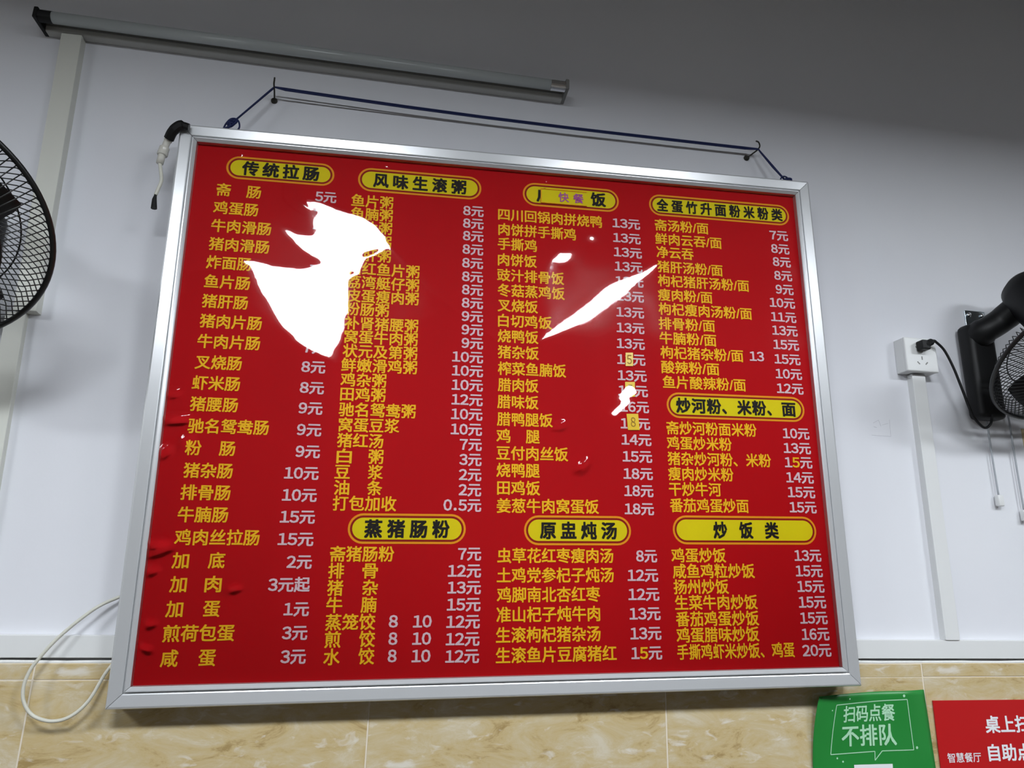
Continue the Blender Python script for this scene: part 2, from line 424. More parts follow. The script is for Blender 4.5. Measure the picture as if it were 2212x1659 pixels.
TEXT = {
    'c1': '''斋_肠|0.0472|0.1387|0.9827
鸡蛋肠|0.0456|0.1364|0.9411
牛肉滑肠|0.0454|0.1664|0.8995
猪肉滑肠|0.0447|0.1659|0.8580
炸面肠|0.0439|0.1333|0.8169
鱼片肠|0.0440|0.1342|0.7746
猪肝肠|0.0440|0.1337|0.7318
猪肉片肠|0.0441|0.1647|0.6890
牛肉片肠|0.0440|0.1650|0.6463
叉烧肠|0.0440|0.1332|0.6025
虾米肠|0.0427|0.1338|0.5599
猪腰肠|0.0434|0.1335|0.5169
驰名鸳鸯肠|0.0439|0.1960|0.4732
粉_肠|0.0435|0.1365|0.4300
猪杂肠|0.0452|0.1358|0.3862
排骨肠|0.0444|0.1354|0.3441
牛腩肠|0.0439|0.1351|0.3023
鸡肉丝拉肠|0.0429|0.1964|0.2599
加_底|0.0431|0.1373|0.2176
加_肉|0.0437|0.1353|0.1746
加_蛋|0.0417|0.1367|0.1308
煎荷包蛋|0.0414|0.1664|0.0878
咸_蛋|0.0424|0.1375|0.0452''',
    'p1': '''5元|0.2514|0.2963|0.9849
7元|0.2511|0.2957|0.9421
7元|0.2512|0.2951|0.8994
7元|0.2514|0.2953|0.8565
7元|0.2517|0.2957|0.8142
7元|0.2513|0.2955|0.7709
7元|0.2508|0.2954|0.7281
7元|0.2502|0.2958|0.6854
7元|0.2498|0.2966|0.6433
8元|0.2493|0.2974|0.6020
8元|0.2494|0.2976|0.5583
9元|0.2501|0.2973|0.5159
9元|0.2501|0.2980|0.4717
9元|0.2507|0.2982|0.4280
10元|0.2324|0.2984|0.3849
10元|0.2317|0.2977|0.3419
15元|0.2311|0.2970|0.2999
15元|0.2303|0.2971|0.2576
2元|0.2498|0.2969|0.2150
3元起|0.2193|0.2962|0.1730
1元|0.2511|0.2975|0.1285
3元|0.2513|0.2976|0.0859
3元|0.2519|0.2977|0.0440''',
    'c2': '''鱼片粥|0.3282|0.4186|0.9826
鱼腩粥|0.3290|0.4190|0.9518
肉片粥|0.3296|0.4190|0.9207
牛肉粥|0.3300|0.4187|0.8881
猪肝粥|0.3295|0.4192|0.8555
猪红鱼片粥|0.3283|0.4817|0.8240
荔湾艇仔粥|0.3293|0.4820|0.7928
皮蛋瘦肉粥|0.3303|0.4822|0.7619
粉肠粥|0.3294|0.4203|0.7321
补肾猪腰粥|0.3301|0.4832|0.7008
窝蛋牛肉粥|0.3308|0.4831|0.6709
状元及第粥|0.3297|0.4833|0.6402
鲜嫩滑鸡粥|0.3285|0.4840|0.6096
鸡杂粥|0.3291|0.4217|0.5783
田鸡粥|0.3302|0.4214|0.5478
驰名鸳鸯粥|0.3292|0.4843|0.5157
窝蛋豆浆|0.3304|0.4522|0.4841
猪红汤|0.3294|0.4215|0.4522
白_粥|0.3305|0.4230|0.4203
豆_浆|0.3287|0.4236|0.3889
油_条|0.3291|0.4234|0.3576
打包加收|0.3287|0.4526|0.3268''',
    'p2': '''8元|0.5735|0.6202|0.9791
8元|0.5737|0.6206|0.9485
8元|0.5741|0.6207|0.9181
8元|0.5739|0.6205|0.8859
8元|0.5737|0.6206|0.8535
8元|0.5740|0.6209|0.8215
8元|0.5745|0.6214|0.7908
8元|0.5747|0.6218|0.7604
9元|0.5752|0.6222|0.7298
9元|0.5756|0.6226|0.6994
9元|0.5762|0.6231|0.6693
10元|0.5568|0.6235|0.6381
10元|0.5572|0.6237|0.6077
10元|0.5574|0.6238|0.5766
12元|0.5578|0.6239|0.5450
10元|0.5576|0.6237|0.5140
10元|0.5576|0.6232|0.4820
7元|0.5769|0.6231|0.4503
3元|0.5768|0.6231|0.4190
2元|0.5765|0.6232|0.3880
2元|0.5767|0.6232|0.3571
0.5元|0.5465|0.6237|0.3262''',
    'c2b': '''斋猪肠粉|0.3291|0.4525|0.2296
排_骨|0.3283|0.4226|0.1980
猪_杂|0.3283|0.4242|0.1662
牛_腩|0.3287|0.4231|0.1348
蒸笼饺|0.3290|0.4222|0.1035
煎_饺|0.3295|0.4232|0.0725
水_饺|0.3295|0.4233|0.0416''',
    'p2b': '''7元|0.5781|0.6249|0.2302
12元|0.5587|0.6251|0.1975
13元|0.5587|0.6253|0.1656
15元|0.5584|0.6249|0.1336
12元|0.5581|0.6241|0.1015
12元|0.5578|0.6238|0.0695
12元|0.5577|0.6234|0.0380''',
    'p2c': '''8|0.4475|0.4652|0.1039
8|0.4482|0.4654|0.0725
8|0.4482|0.4653|0.0413
10|0.4938|0.5300|0.1031
10|0.4935|0.5297|0.0717
10|0.4934|0.5295|0.0402
13|1.2377|1.2734|0.6711''',
    'c3': '''四川回锅肉拼烧鸭|0.6529|0.8961|0.9765
肉饼拼手撕鸡|0.6538|0.8335|0.9400
手撕鸡|0.6526|0.7421|0.9049
肉饼饭|0.6533|0.7417|0.8668
豉汁排骨饭|0.6518|0.8039|0.8302
冬菇蒸鸡饭|0.6533|0.8050|0.7946
叉烧饭|0.6536|0.7436|0.7593
白切鸡饭|0.6548|0.7747|0.7242
烧鸭饭|0.6542|0.7443|0.6891
猪杂饭|0.6546|0.7451|0.6531
榨菜鱼腩饭|0.6552|0.8053|0.6163
腊肉饭|0.6555|0.7438|0.5803
腊味饭|0.6546|0.7436|0.5436
腊鸭腿饭|0.6544|0.7744|0.5061
鸡_腿|0.6533|0.7460|0.4703
豆付肉丝饭|0.6536|0.8070|0.4343
烧鸭腿|0.6540|0.7456|0.3987
田鸡饭|0.6558|0.7460|0.3623
姜葱牛肉窝蛋饭|0.6552|0.8713|0.3259''',
    'p3': '''13元|0.9212|0.9884|0.9776
13元|0.9215|0.9883|0.9408
13元|0.9221|0.9899|0.9053
13元|0.9230|0.9897|0.8702
13元|0.9234|0.9907|0.8341
13元|0.9246|0.9901|0.7980
13元|0.9234|0.9889|0.7599
13元|0.9228|0.9880|0.7230
13元|0.9219|0.9874|0.6860
13元|0.9218|0.9873|0.6494
13元|0.9216|0.9887|0.6127
15元|0.9220|0.9900|0.5780
16元|0.9245|0.9909|0.5423
18元|0.9247|0.9917|0.5052
14元|0.9254|0.9931|0.4700
15元|0.9266|0.9932|0.4336
18元|0.9272|0.9931|0.3968
18元|0.9278|0.9926|0.3605
18元|0.9272|0.9921|0.3227''',
    'c3b': '''虫草花红枣瘦肉汤|0.6572|0.8996|0.2267
土鸡党参杞子炖汤|0.6566|0.8993|0.1884
鸡脚南北杏红枣|0.6570|0.8694|0.1508
准山杞子炖牛肉|0.6565|0.8684|0.1132
生滚枸杞猪杂汤|0.6560|0.8683|0.0749
生滚鱼片豆腐猪红|0.6560|0.9005|0.0373''',
    'p3b': '''8元|0.9485|0.9944|0.2263
12元|0.9288|0.9949|0.1876
12元|0.9290|0.9957|0.1499
13元|0.9300|0.9965|0.1120
13元|0.9305|0.9965|0.0739
15元|0.9310|0.9963|0.0364''',
    'c4': '''斋汤粉/面|1.0238|1.1580|0.9808
鲜肉云吞/面|1.0235|1.1891|0.9460
净云吞|1.0253|1.1166|0.9126
猪肝汤粉/面|1.0258|1.1867|0.8763
枸杞猪肝汤粉/面|1.0252|1.2502|0.8420
瘦肉粉/面|1.0239|1.1563|0.8071
枸杞瘦肉汤粉/面|1.0236|1.2518|0.7732
排骨粉/面|1.0222|1.1579|0.7382
牛腩粉/面|1.0227|1.1590|0.7038
枸杞猪杂粉/面|1.0230|1.2222|0.6700
酸辣粉/面|1.0234|1.1613|0.6359
鱼片酸辣粉/面|1.0252|1.2229|0.6015''',
    'p4': '''7元|1.3144|1.3626|0.9780
8元|1.3151|1.3625|0.9432
8元|1.3164|1.3630|0.9096
8元|1.3169|1.3630|0.8745
9元|1.3175|1.3633|0.8395
10元|1.2991|1.3637|0.8055
11元|1.2992|1.3634|0.7701
13元|1.2993|1.3636|0.7369
15元|1.2991|1.3637|0.7025
15元|1.2988|1.3638|0.6676
10元|1.2983|1.3641|0.6326
12元|1.2982|1.3641|0.5980''',
    'c4b': '''斋炒河粉面米粉|1.0280|1.2404|0.4984
鸡蛋炒米粉|1.0279|1.1785|0.4652
猪杂炒河粉、米粉|1.0279|1.2691|0.4311
瘦肉炒米粉|1.0276|1.1778|0.3985
干炒牛河|1.0274|1.1468|0.3654
番茄鸡蛋炒面|1.0280|1.2078|0.3312''',
    'p4b': '''10元|1.3031|1.3682|0.4943
13元|1.3020|1.3683|0.4610
15元|1.3017|1.3685|0.4290
14元|1.3019|1.3683|0.3955
15元|1.3027|1.3683|0.3632
15元|1.3037|1.3682|0.3303''',
    'c4c': '''鸡蛋炒饭|1.0256|1.1475|0.2274
咸鱼鸡粒炒饭|1.0270|1.2104|0.1954
扬州炒饭|1.0272|1.1492|0.1638
生菜牛肉炒饭|1.0286|1.2115|0.1323
番茄鸡蛋炒饭|1.0289|1.2120|0.1001
鸡蛋腊味炒饭|1.0284|1.2097|0.0687
手撕鸡虾米炒饭、鸡蛋|1.0281|1.2866|0.0362''',
    'p4c': '''13元|1.3050|1.3684|0.2274
15元|1.3049|1.3681|0.1951
15元|1.3056|1.3686|0.1632
15元|1.3056|1.3690|0.1309
15元|1.3055|1.3689|0.0988
16元|1.3059|1.3694|0.0663
20元|1.3043|1.3703|0.0340''',
}

YEL = {('p3b', 5): (0.29, 0.53), ('p4b', 2): (0.29, 0.53)}
for key, block in TEXT.items():
    for i, line in enumerate(block.split('\n')):
        s, a, b, v = line.split('|'); s = s.replace('_', '\u3000')
        if key[0] == 'c':
            parts = [(s, float(a), float(b))]
            if '\u3000' in s:                     # two characters set far apart
                w_ = 0.0300; parts = [(s[0], float(a), float(a) + w_), (s[-1], float(b) - w_, float(b))]
            for s, a, b in parts: lettering('dish_name', s, a, b, float(v), 0.0292, [M['yellow_ink']], board, -0.0010, bold=0.017)
        else:
            lettering('price', s, float(a), float(b), float(v), 0.0268, [M['white_ink'], M['yellow_ink']], board, -0.0010, bold=0.022, slot=YEL.get((key, i)))

# paper patches stuck over the print
def patch(name, q, mt, label):
    y = -0.0018
    vs = [(q[0][0], y, q[0][1]), (q[1][0], y, q[1][1]), (q[3][0], y - .0006, q[3][1]), (q[2][0], y - .0006, q[2][1])]
    vs += [(p[0], -0.0012, p[2]) for p in vs]
    o = mesh_obj(name, vs, [(0, 1, 2, 3), (4, 5, 6, 7), (0, 1, 5, 4), (1, 2, 6, 5), (2, 3, 7, 6), (3, 0, 4, 7)], mt, board)
    o['label'] = label
    return o
for q, d, pen in (([(.9416, .6643), (.9588, .6651), (.9405, .6334), (.9576, .6341)], '5', 'sticker_pen'),
                  ([(.9382, .5974), (.9605, .5983), (.9370, .5640), (.9592, .5648)], '5', 'sticker_pen'),
                  ([(.9388, .5259), (.9651, .5268), (.9407, .4903), (.9669, .4910)], '8', 'sticker_pen')):
    o = patch('price_sticker', q, M['sticker'], 'yellow sticker with a handwritten digit over a price')
    uc = (q[0][0] + q[3][0]) / 2; vc = (q[0][1] + q[3][1]) / 2
    lettering('digit', d, uc - .0055, uc + .0055, vc, .026, [M[pen]], o, -0.0030, bold=-0.004)
o = patch('heading_sticker', [(.7514, 1.0490), (.8606, 1.0490), (.7514, 1.0125), (.8606, 1.0125)], M['pill_yellow'], 'yellow strip pasted over the third heading')
for ch, a in (('快', .793), ('餐', .828)):
    lettering('sticker_character', ch, a, a + .025, 1.0305, .024, [M['purple_ink']], o, -0.0030, bold=0.012)
vs, fs = ring([(.7514, 1.0490), (.8606, 1.0490), (.8606, 1.0125), (.7514, 1.0125)], [(.7532, 1.0474), (.8606, 1.0474), (.8606, 1.0141), (.7532, 1.0141)], -0.0031)
mesh_obj('sticker_edge', vs, [fs[0], fs[2], fs[3]], M['orange_ink'], o)

# ---------------------------------------------------------------- warped clear film over the print
# relief of the film in board coordinates (metres): shaped so lamp glare fills the outlines, with puckers for glints
DU = 0.003
us = np.arange(0.0, BW + DU, DU); us = us * (BW / us[-1])
vs_ = np.arange(0.0, BH + DU, DU); vs_ = vs_ * (BH / vs_[-1])
UU, VV = np.meshgrid(us, vs_)
def inside(poly):
    m = np.zeros(UU.shape, bool); n = len(poly)
    for i in range(n):
        (x1, y1), (x2, y2) = poly[i], poly[(i + 1) % n]
        c = ((y1 > VV) != (y2 > VV)) & (UU < (x2 - x1) * (VV - y1) / (y2 - y1 + 1e-12) + x1)
        m ^= c
    return m.astype(float)
def blur(a, s):
    r = int(3 * s / DU) + 1; k = np.exp(-0.5 * (np.arange(-r, r + 1) * DU / s) ** 2); k /= k.sum()
    a = np.apply_along_axis(lambda x: np.convolve(np.pad(x, r, mode='edge'), k, 'valid'), 0, a)
    return np.apply_along_axis(lambda x: np.convolve(np.pad(x, r, mode='edge'), k, 'valid'), 1, a)
GLARE_PATCH = [(.231, .975), (.270, .967), (.306, .952), (.356, .941), (.386, .922), (.407, .898), (.400, .870), (.380, .860), (.360, .854), (.357, .830), (.350, .813), (.331, .810), (.327, .788), (.327, .749), (.328, .698), (.326, .662), (.317, .638), (.315, .624), (.323, .603), (.305, .615), (.284, .623), (.260, .634), (.238, .648), (.225, .664), (.213, .673), (.199, .690), (.187, .712), (.174, .734), (.158, .754), (.148, .779), (.138, .804), (.129, .823), (.148, .818), (.177, .809), (.205, .805), (.234, .803), (.254, .809), (.263, .820), (.273, .828), (.269, .836), (.255, .851), (.234, .865), (.209, .885), (.186, .906), (.203, .899), (.228, .883), (.245, .877), (.259, .877), (.260, .894), (.255, .915), (.257, .935), (.250, .951)]
GLARE_SLASH = [(.745, .677), (.762, .694), (.783, .709), (.810, .731), (.838, .756), (.869, .782), (.897, .809), (.915, .824), (.947, .838), (.983, .856), (1.003, .869), (1.024, .882), (1.000, .855), (.968, .829), (.946, .811), (.918, .790), (.879, .758), (.849, .735), (.814, .714), (.783, .696)]
def lean(u, v):                               # slopes at which a facet of the film faces halfway to the lamps
    px = 0.19 + u; pz = v - 0.03
    dy = 1.457 - 0.07; ly = 1.85 - 0.07
    a = np.arctan((pz - 0.196) / dy); e = np.arctan((1.40 - pz) / ly)
    return (a - e) / 2 - 0.0187
sl = lean(UU, VV)
m1 = inside(GLARE_PATCH); m2 = inside(GLARE_SLASH)
GLINTS = [[(.897, .525), (.925, .554), (.921, .566), (.930, .580), (.940, .593), (.958, .590), (.959, .566), (.945, .558), (.943, .542), (.924, .525), (.913, .514), (.900, .516)],
         [(.779, .873), (.787, .888), (.791, .891), (.806, .891), (.818, .895), (.819, .886), (.815, .871), (.804, .862), (.792, .860), (.781, .865)],
         [(.863, .939), (.870, .941), (.876, .932), (.874, .921), (.867, .916), (.862, .922), (.861, .930)]]
small = sum(inside(q) for q in GLINTS)
mask = np.clip(m1 + m2 + small, 0, 1)
near = blur(mask, 0.012)
# sideways aim: towards the middle of the nearest lamp
px = 0.19 + UU
def aim(xl): return ((px - 0.628) / 1.39 - (xl - px) / 1.78) / 2
ax = np.where(UU < .6, aim(0.22), aim(1.60))
KEEP = 0.035
# which side of the bright patch a point lies on decides which way the loose sheet leans
vline = np.interp(UU, [.06, .129, .20, .27, .33, .41, .50, .68, .745, .81, .897, .947, 1.024, 1.08], [.80, .82, .76, .77, .80, .88, .80, .65, .677, .722, .800, .825, .882, .90])
up = VV > vline
push = np.where(up, np.minimum(0.0, sl - KEEP), np.maximum(0.0, sl + KEEP))
push = push * np.exp(-((VV - .80) / .22) ** 6)
notch = (inside([(.10, .845), (.150, .826), (.177, .815), (.205, .811), (.234, .809), (.252, .815), (.258, .824), (.263, .831), (.250, .846), (.228, .861), (.203, .881), (.182, .902), (.15, .91)]) + inside([(.196, .909), (.228, .890), (.245, .884), (.252, .886), (.253, .900), (.247, .925), (.242, .945), (.225, .955)])) > .5
side = inside([(.333, .62), (.332, .69), (.333, .75), (.333, .785), (.337, .803), (.356, .806), (.365, .845), (.41, .86), (.43, .80), (.42, .70), (.36, .61)]) > .5
push = np.where(notch, sl - 0.045, np.where(side, sl + 0.045, push))
tz = np.where(mask > .5, sl, push)
tx = np.where(mask > .5, np.clip(ax, -.12, .12), 0.0)
wz = np.where(small > .5, 2.5, 1.0) * np.where(mask > .5, 1.0, np.where(notch | side, 0.7, 0.06)) ; wx = np.where(small > .5, 2.0, 1.0) * np.where(mask > .5, 0.35, 0.01)
d = BH / (len(vs_) - 1)
def solve(tz, tx, wz, wx, it=500):
    Wz = (wz[1:] + wz[:-1]) / 2; Wx = (wx[:, 1:] + wx[:, :-1]) / 2
    Tz = (tz[1:] + tz[:-1]) / 2 * d; Tx = (tx[:, 1:] + tx[:, :-1]) / 2 * d
    def A(h):
        gz = Wz * (h[1:] - h[:-1]); gx = Wx * (h[:, 1:] - h[:, :-1])
        r = np.zeros_like(h); r[1:] += gz; r[:-1] -= gz; r[:, 1:] += gx; r[:, :-1] -= gx
        lap = 4 * h[1:-1, 1:-1] - h[2:, 1:-1] - h[:-2, 1:-1] - h[1:-1, 2:] - h[1:-1, :-2]
        k = np.zeros_like(h); L = lap * STIFF; k[1:-1, 1:-1] += 4 * L; k[2:, 1:-1] -= L; k[:-2, 1:-1] -= L; k[1:-1, 2:] -= L; k[1:-1, :-2] -= L
        r = r + k
        r[0] += h[0]; r[-1] += h[-1]; r[:, 0] += h[:, 0]; r[:, -1] += h[:, -1]
        return r
    b = np.zeros_like(tz); gz = Wz * Tz; gx = Wx * Tx
    b[1:] += gz; b[:-1] -= gz; b[:, 1:] += gx; b[:, :-1] -= gx
    h = np.zeros_like(b); r = b - A(h); p = r.copy(); rs = (r * r).sum()
    for k in range(it):
        q = A(p); al = rs / (p * q).sum(); h += al * p; r -= al * q; rn = (r * r).sum(); p = r + rn / rs * p; rs = rn
    return h
STIFF = 0.15
hh = solve(tz, tx, wz, wx)
hh = blur(hh, 0.0024) + 0.0105
def pucker(u, v, su, sv, A, ang):             # small ridge in the sheet
    c, q = math.cos(ang), math.sin(ang); a = (UU - u) * c + (VV - v) * q; b = -(UU - u) * q + (VV - v) * c
    return A * np.exp(-0.5 * (a / su) ** 2 - 0.5 * (b / sv) ** 2)
for b in ((.024, .487, .018, .0050, .0046, .10), (.010, .424, .010, .0050, .0042, .95), (.016, .252, .014, .0050, .0038, .15), (.022, .241, .016, .0050, .0036, .35),
          (.836, .414, .012, .0050, .0044, .80), (.788, .497, .009, .0045, .0030, .42), (.046, .448, .012, .0045, .0030, .90), (.012, .538, .010, .0045, .0030, .25),
          (.160, .172, .008, .0040, .0028, .30), (.012, .205, .007, .0040, .0030, .70), (.020, .112, .006, .0040, .0028, .60), (.018, .070, .006, .0040, .0028, -.60),
          (.093, 1.066, .005, .0040, .0016, .60), (.402, 1.068, .008, .0040, .0016, -.20), (.706, 1.066, .004, .0040, .0016, .80), (.762, 1.066, .004, .0040, .0016, .80)):
    hh = hh + pucker(*b)
nu, nv = len(us), len(vs_)
verts = np.stack([UU.ravel(), -hh.ravel(), VV.ravel()], 1)
idx = np.arange(nu * nv).reshape(nv, nu)
quads = np.stack([idx[:-1, :-1].ravel(), idx[:-1, 1:].ravel(), idx[1:, 1:].ravel(), idx[1:, :-1].ravel()], 1)
me = bpy.data.meshes.new('cover_film')
me.from_pydata(verts.tolist(), [], quads.tolist())
me.materials.append(M['film']); me.polygons.foreach_set('use_smooth', [True] * len(me.polygons))
film = link(bpy.data.objects.new('cover_film', me), board)
film['label'] = 'clear warped plastic film over the print, mirroring the room lights'

# ---------------------------------------------------------------- hooks and rope
def hook(base, pts, label):
    r = empty('wall_hook', base)
    m = MB(); m.lathe([(0.0075, 0.0), (0.0075, 0.003), (0.0045, 0.006)], 14, Matrix.Rotation(math.radians(90), 4, 'X')); m.build('anchor_plug', M['iron'], r)
    m = MB(); m.tube(spline([Vector(p) for p in pts], 6), 0.0019, 8); m.build('hook_wire', M['iron'], r, True)
    return tag(r, label, 'hook', 'hooks holding the menu board')
hook((0.284, 0, 1.2235), [(0, 0, 0), (0.002, -0.014, 0.004), (0.004, -0.030, 0.008), (0.005, -0.045, 0.013), (0.006, -0.050, 0.020), (0.006, -0.050, 0.026)], 'dark wall hook above the left end of the menu board')
hook((1.472, 0, 1.2265), [(0, 0, 0), (0.012, -0.012, 0.008), (0.020, -0.024, 0.013), (0.023, -0.030, 0.020), (0.018, -0.034, 0.028), (0.010, -0.036, 0.029)], 'dark bent wall hook above the right end of the menu board')
rope = empty('hanging_rope', (0.2066, -0.045, 1.100))
off = Vector((0.2066, -0.045, 1.100))
KL, KR = Vector((0.2090, -0.047, 1.118)), Vector((1.5520, -0.047, 1.139))
HL, HR = Vector((0.2885, -0.030, 1.2345)), Vector((1.4930, -0.025, 1.2412))
for d in (0, 1):
    e = Vector((0, -0.007 * d, 0.0050 * (1 - d))); m = MB()
    pts = [KL, KL.lerp(HL + e, .93), HL + e]
    for q, dz in ((.02, 0), (.12, -.0015), (.25, -.003), (.40, -.0042), (.60, -.0045), (.80, -.0025), (.97, -.0002)):
        pts.append(HL.lerp(HR, q) + e * max(0, 1 - q * 3.2) + Vector((0, .002 * d, dz - .0030 * d)))
    pts += [HR + Vector((0, -.001 * d, -.002 * d)), HR.lerp(KR, .07) + Vector((.0, 0, -.001 - .001 * d)), HR.lerp(KR, .55) + Vector((-.003 * d, 0, -.001 * d)), KR]
    m.tube([p - off for p in pts], 0.0020, 8); m.build('rope_strand', M['blue_rope'], rope, True)
def knot(c, sgn):
    m = MB()
    c = c - off
    m.tube(spline([c + Vector(v) for v in ((.004, 0, .004), (-.006, -.003, .002), (-.002, .003, -.004), (.008, -.002, .001), (.012, 0, .010), (.004, .002, .012), (-.004, -.002, .006), (.0, 0, -.004), (-.012 * sgn, .002, -.012), (-.020 * sgn, .004, -.022))], 6), 0.0028, 8)
    m.tube(spline([c + Vector(v) for v in ((.010 * sgn, 0, -.022), (.020 * sgn, -.002, -.006), (.014 * sgn, -.002, .012), (.0, 0, .014), (-.010 * sgn, .002, .002), (-.016 * sgn, .004, -.016))], 6), 0.0019, 8)
    m.build('rope_knot', M['blue_rope'], rope, True)
knot(KL, 1); knot(KR, -1)
tag(rope, 'dark blue doubled rope from the menu board over two wall hooks', 'rope')

# ---------------------------------------------------------------- loose lead at the upper left corner of the board
lead = empty('loose_lead', (0.1342, -0.0750, 1.0806)); off = Vector((0.1342, -0.0750, 1.0806))
def P(*l): return [Vector(p) - off for p in l]
m = MB(); m.tube(spline(P((.143, -.0985, 1.066), (.127, -.1000, 1.067), (.1120, -.0960, 1.0540), (.1025, -.086, 1.040)), 6), [0.0075] * 5 + [.0105] * 7 + [0.0100] * 7, 8); m.build('taped_end', M['black_plastic'], lead)
m = MB(); m.tube(spline(P((.1030, -.085, 1.043), (.0980, -.082, 1.032), (.0940, -.080, 1.016), (.0925, -.080, 1.004)), 5), [.0080] * 4 + [.0068] * 4 + [.0098] * 4 + [.0104] * 4, 10); m.build('connector', M['pearl_plastic'], lead, True)
m = MB(); m.tube(P((.0925, -.080, 1.008), (.0905, -.080, .984)), 0.0072, 10); m.build('connector_collar', M['pearl_plastic'], lead, True)
m = MB(); m.tube(spline(P((.0905, -.080, .986), (.0950, -.080, .968), (.0995, -.080, .945), (.0960, -.080, .925), (.0930, -.080, .911)), 6), 0.0036, 8); m.build('thin_wire', M['white_cable'], lead, True)
m = MB(); m.tube(P((.0932, -.080, .912), (.0922, -.080, .900), (.0942, -.080, .880)), [.0022, .0046, .0062], 8); m.build('bare_tip', M['black_plastic'], lead)
tag(lead, 'loose lead with black tape and milky connector at the board corner', 'cable')
# white cable loop at the lower left
cab = empty('white_cable', (0.0540, -0.040, -0.098)); off = Vector((0.0540, -0.040, -0.098))
m = MB()
m.tube(spline(P((.165, -.007, .124), (.150, -.008, .120), (.118, -.016, .107), (.086, -.026, .087), (.0405, -.034, .041), (.013, -.040, .000), (.0034, -.042, -.0238), (.0015, -.043, -.048), (.0085, -.043, -.0700), (.026, -.042, -.0890), (.056, -.042, -.0975), (.084, -.040, -.0905), (.108, -.036, -.066), (.126, -.029, -.022), (.139, -.0215, .000), (.158, -.0205, .018)), 8), 0.0031, 8)
m.build('cable_sheath', M['white_cable'], cab, True)
tag(cab, 'off-white cable looping out from behind the lower left of the menu board', 'cable')

# ---------------------------------------------------------------- unlit tube lamp
lamp = empty('tube_lamp', (0.378, 0, 1.317)); L0, L1 = -0.602, 0.602
m = MB(); m.box((L0, -0.022, 0.0), (L1, 0, 0.036), 0.003); m.build('lamp_body', M['lamp_body'], lamp)
TY, TZ = -0.051, 0.0115
m = MB(); m.tube([(L0 + .036, TY, TZ), (L1 - .045, TY, TZ)], 0.0128, 20); m.build('glass_tube', M['tube_glass'], lamp, True)
for s in (0, 1):
    mt = M['black_plastic'] if s == 0 else M['grey_plastic']
    xa = L0 if s == 0 else L1 - 0.009
    m = MB(); m.box((xa, TY - .012, -.001), (xa + .009, -0.001, .026), .002); m.build('lamp_holder', mt, lamp)
    a, b = (L0 + .009, L0 + .036) if s == 0 else (L1 - .045, L1 - .009)
    m = MB(); m.tube([(a, TY, TZ), (b, TY, TZ)], 0.0132, 20); o = m.build('tube_cap', M['black_plastic'] if s == 0 else M['chrome'], lamp)
m = MB(); m.box((L0 + .002, -.0235, .012), (L1 - .002, -.0215, .022)); m.build('shade_strip', M['grey_plastic'], lamp)  # dark strip painting in the shade between body and tube
tag(lamp, 'unlit fluorescent tube lamp on the wall above the menu board', 'tube lamp')

# ---------------------------------------------------------------- sockets
def socket(xa, za, depth, label):
    r = empty('wall_socket', (xa + .043, 0, za))
    m = MB(); m.box((-.043, -depth + .008, 0), (.043, 0, .086), .002); m.build('back_box', M['pvc'], r)
    m = MB(); m.box((-.0435, -depth, -.0005), (.0435, -depth + .0085, .0865), .003); f = m.build('face_plate', M['pvc'], r)
    for dx, dz, ang in ((-.011, .021, 45), (.011, .021, -45), (0, .034, 0), (-.011, .060, 45), (.011, .060, -45)):
        c, s = math.cos(math.radians(ang)), math.sin(math.radians(ang)); m = MB()
        q = [(-.0015, -.0045), (.0015, -.0045), (.0015, .0045), (-.0015, .0045)]
        vs = [(dx + a * c - b * s, y, dz + a * s + b * c) for y in (-depth - .0002, -depth + .002) for a, b in q]
        m.add(vs, [(0, 1, 2, 3), (4, 5, 6, 7), (0, 1, 5, 4), (1, 2, 6, 5), (2, 3, 7, 6), (3, 0, 4, 7)]); m.build('pin_hole', M['grey_plastic'], f)
    return tag(r, label, 'socket')
socket(1.8385, 0.6655, 0.038, 'white wall socket with a black plug in it')

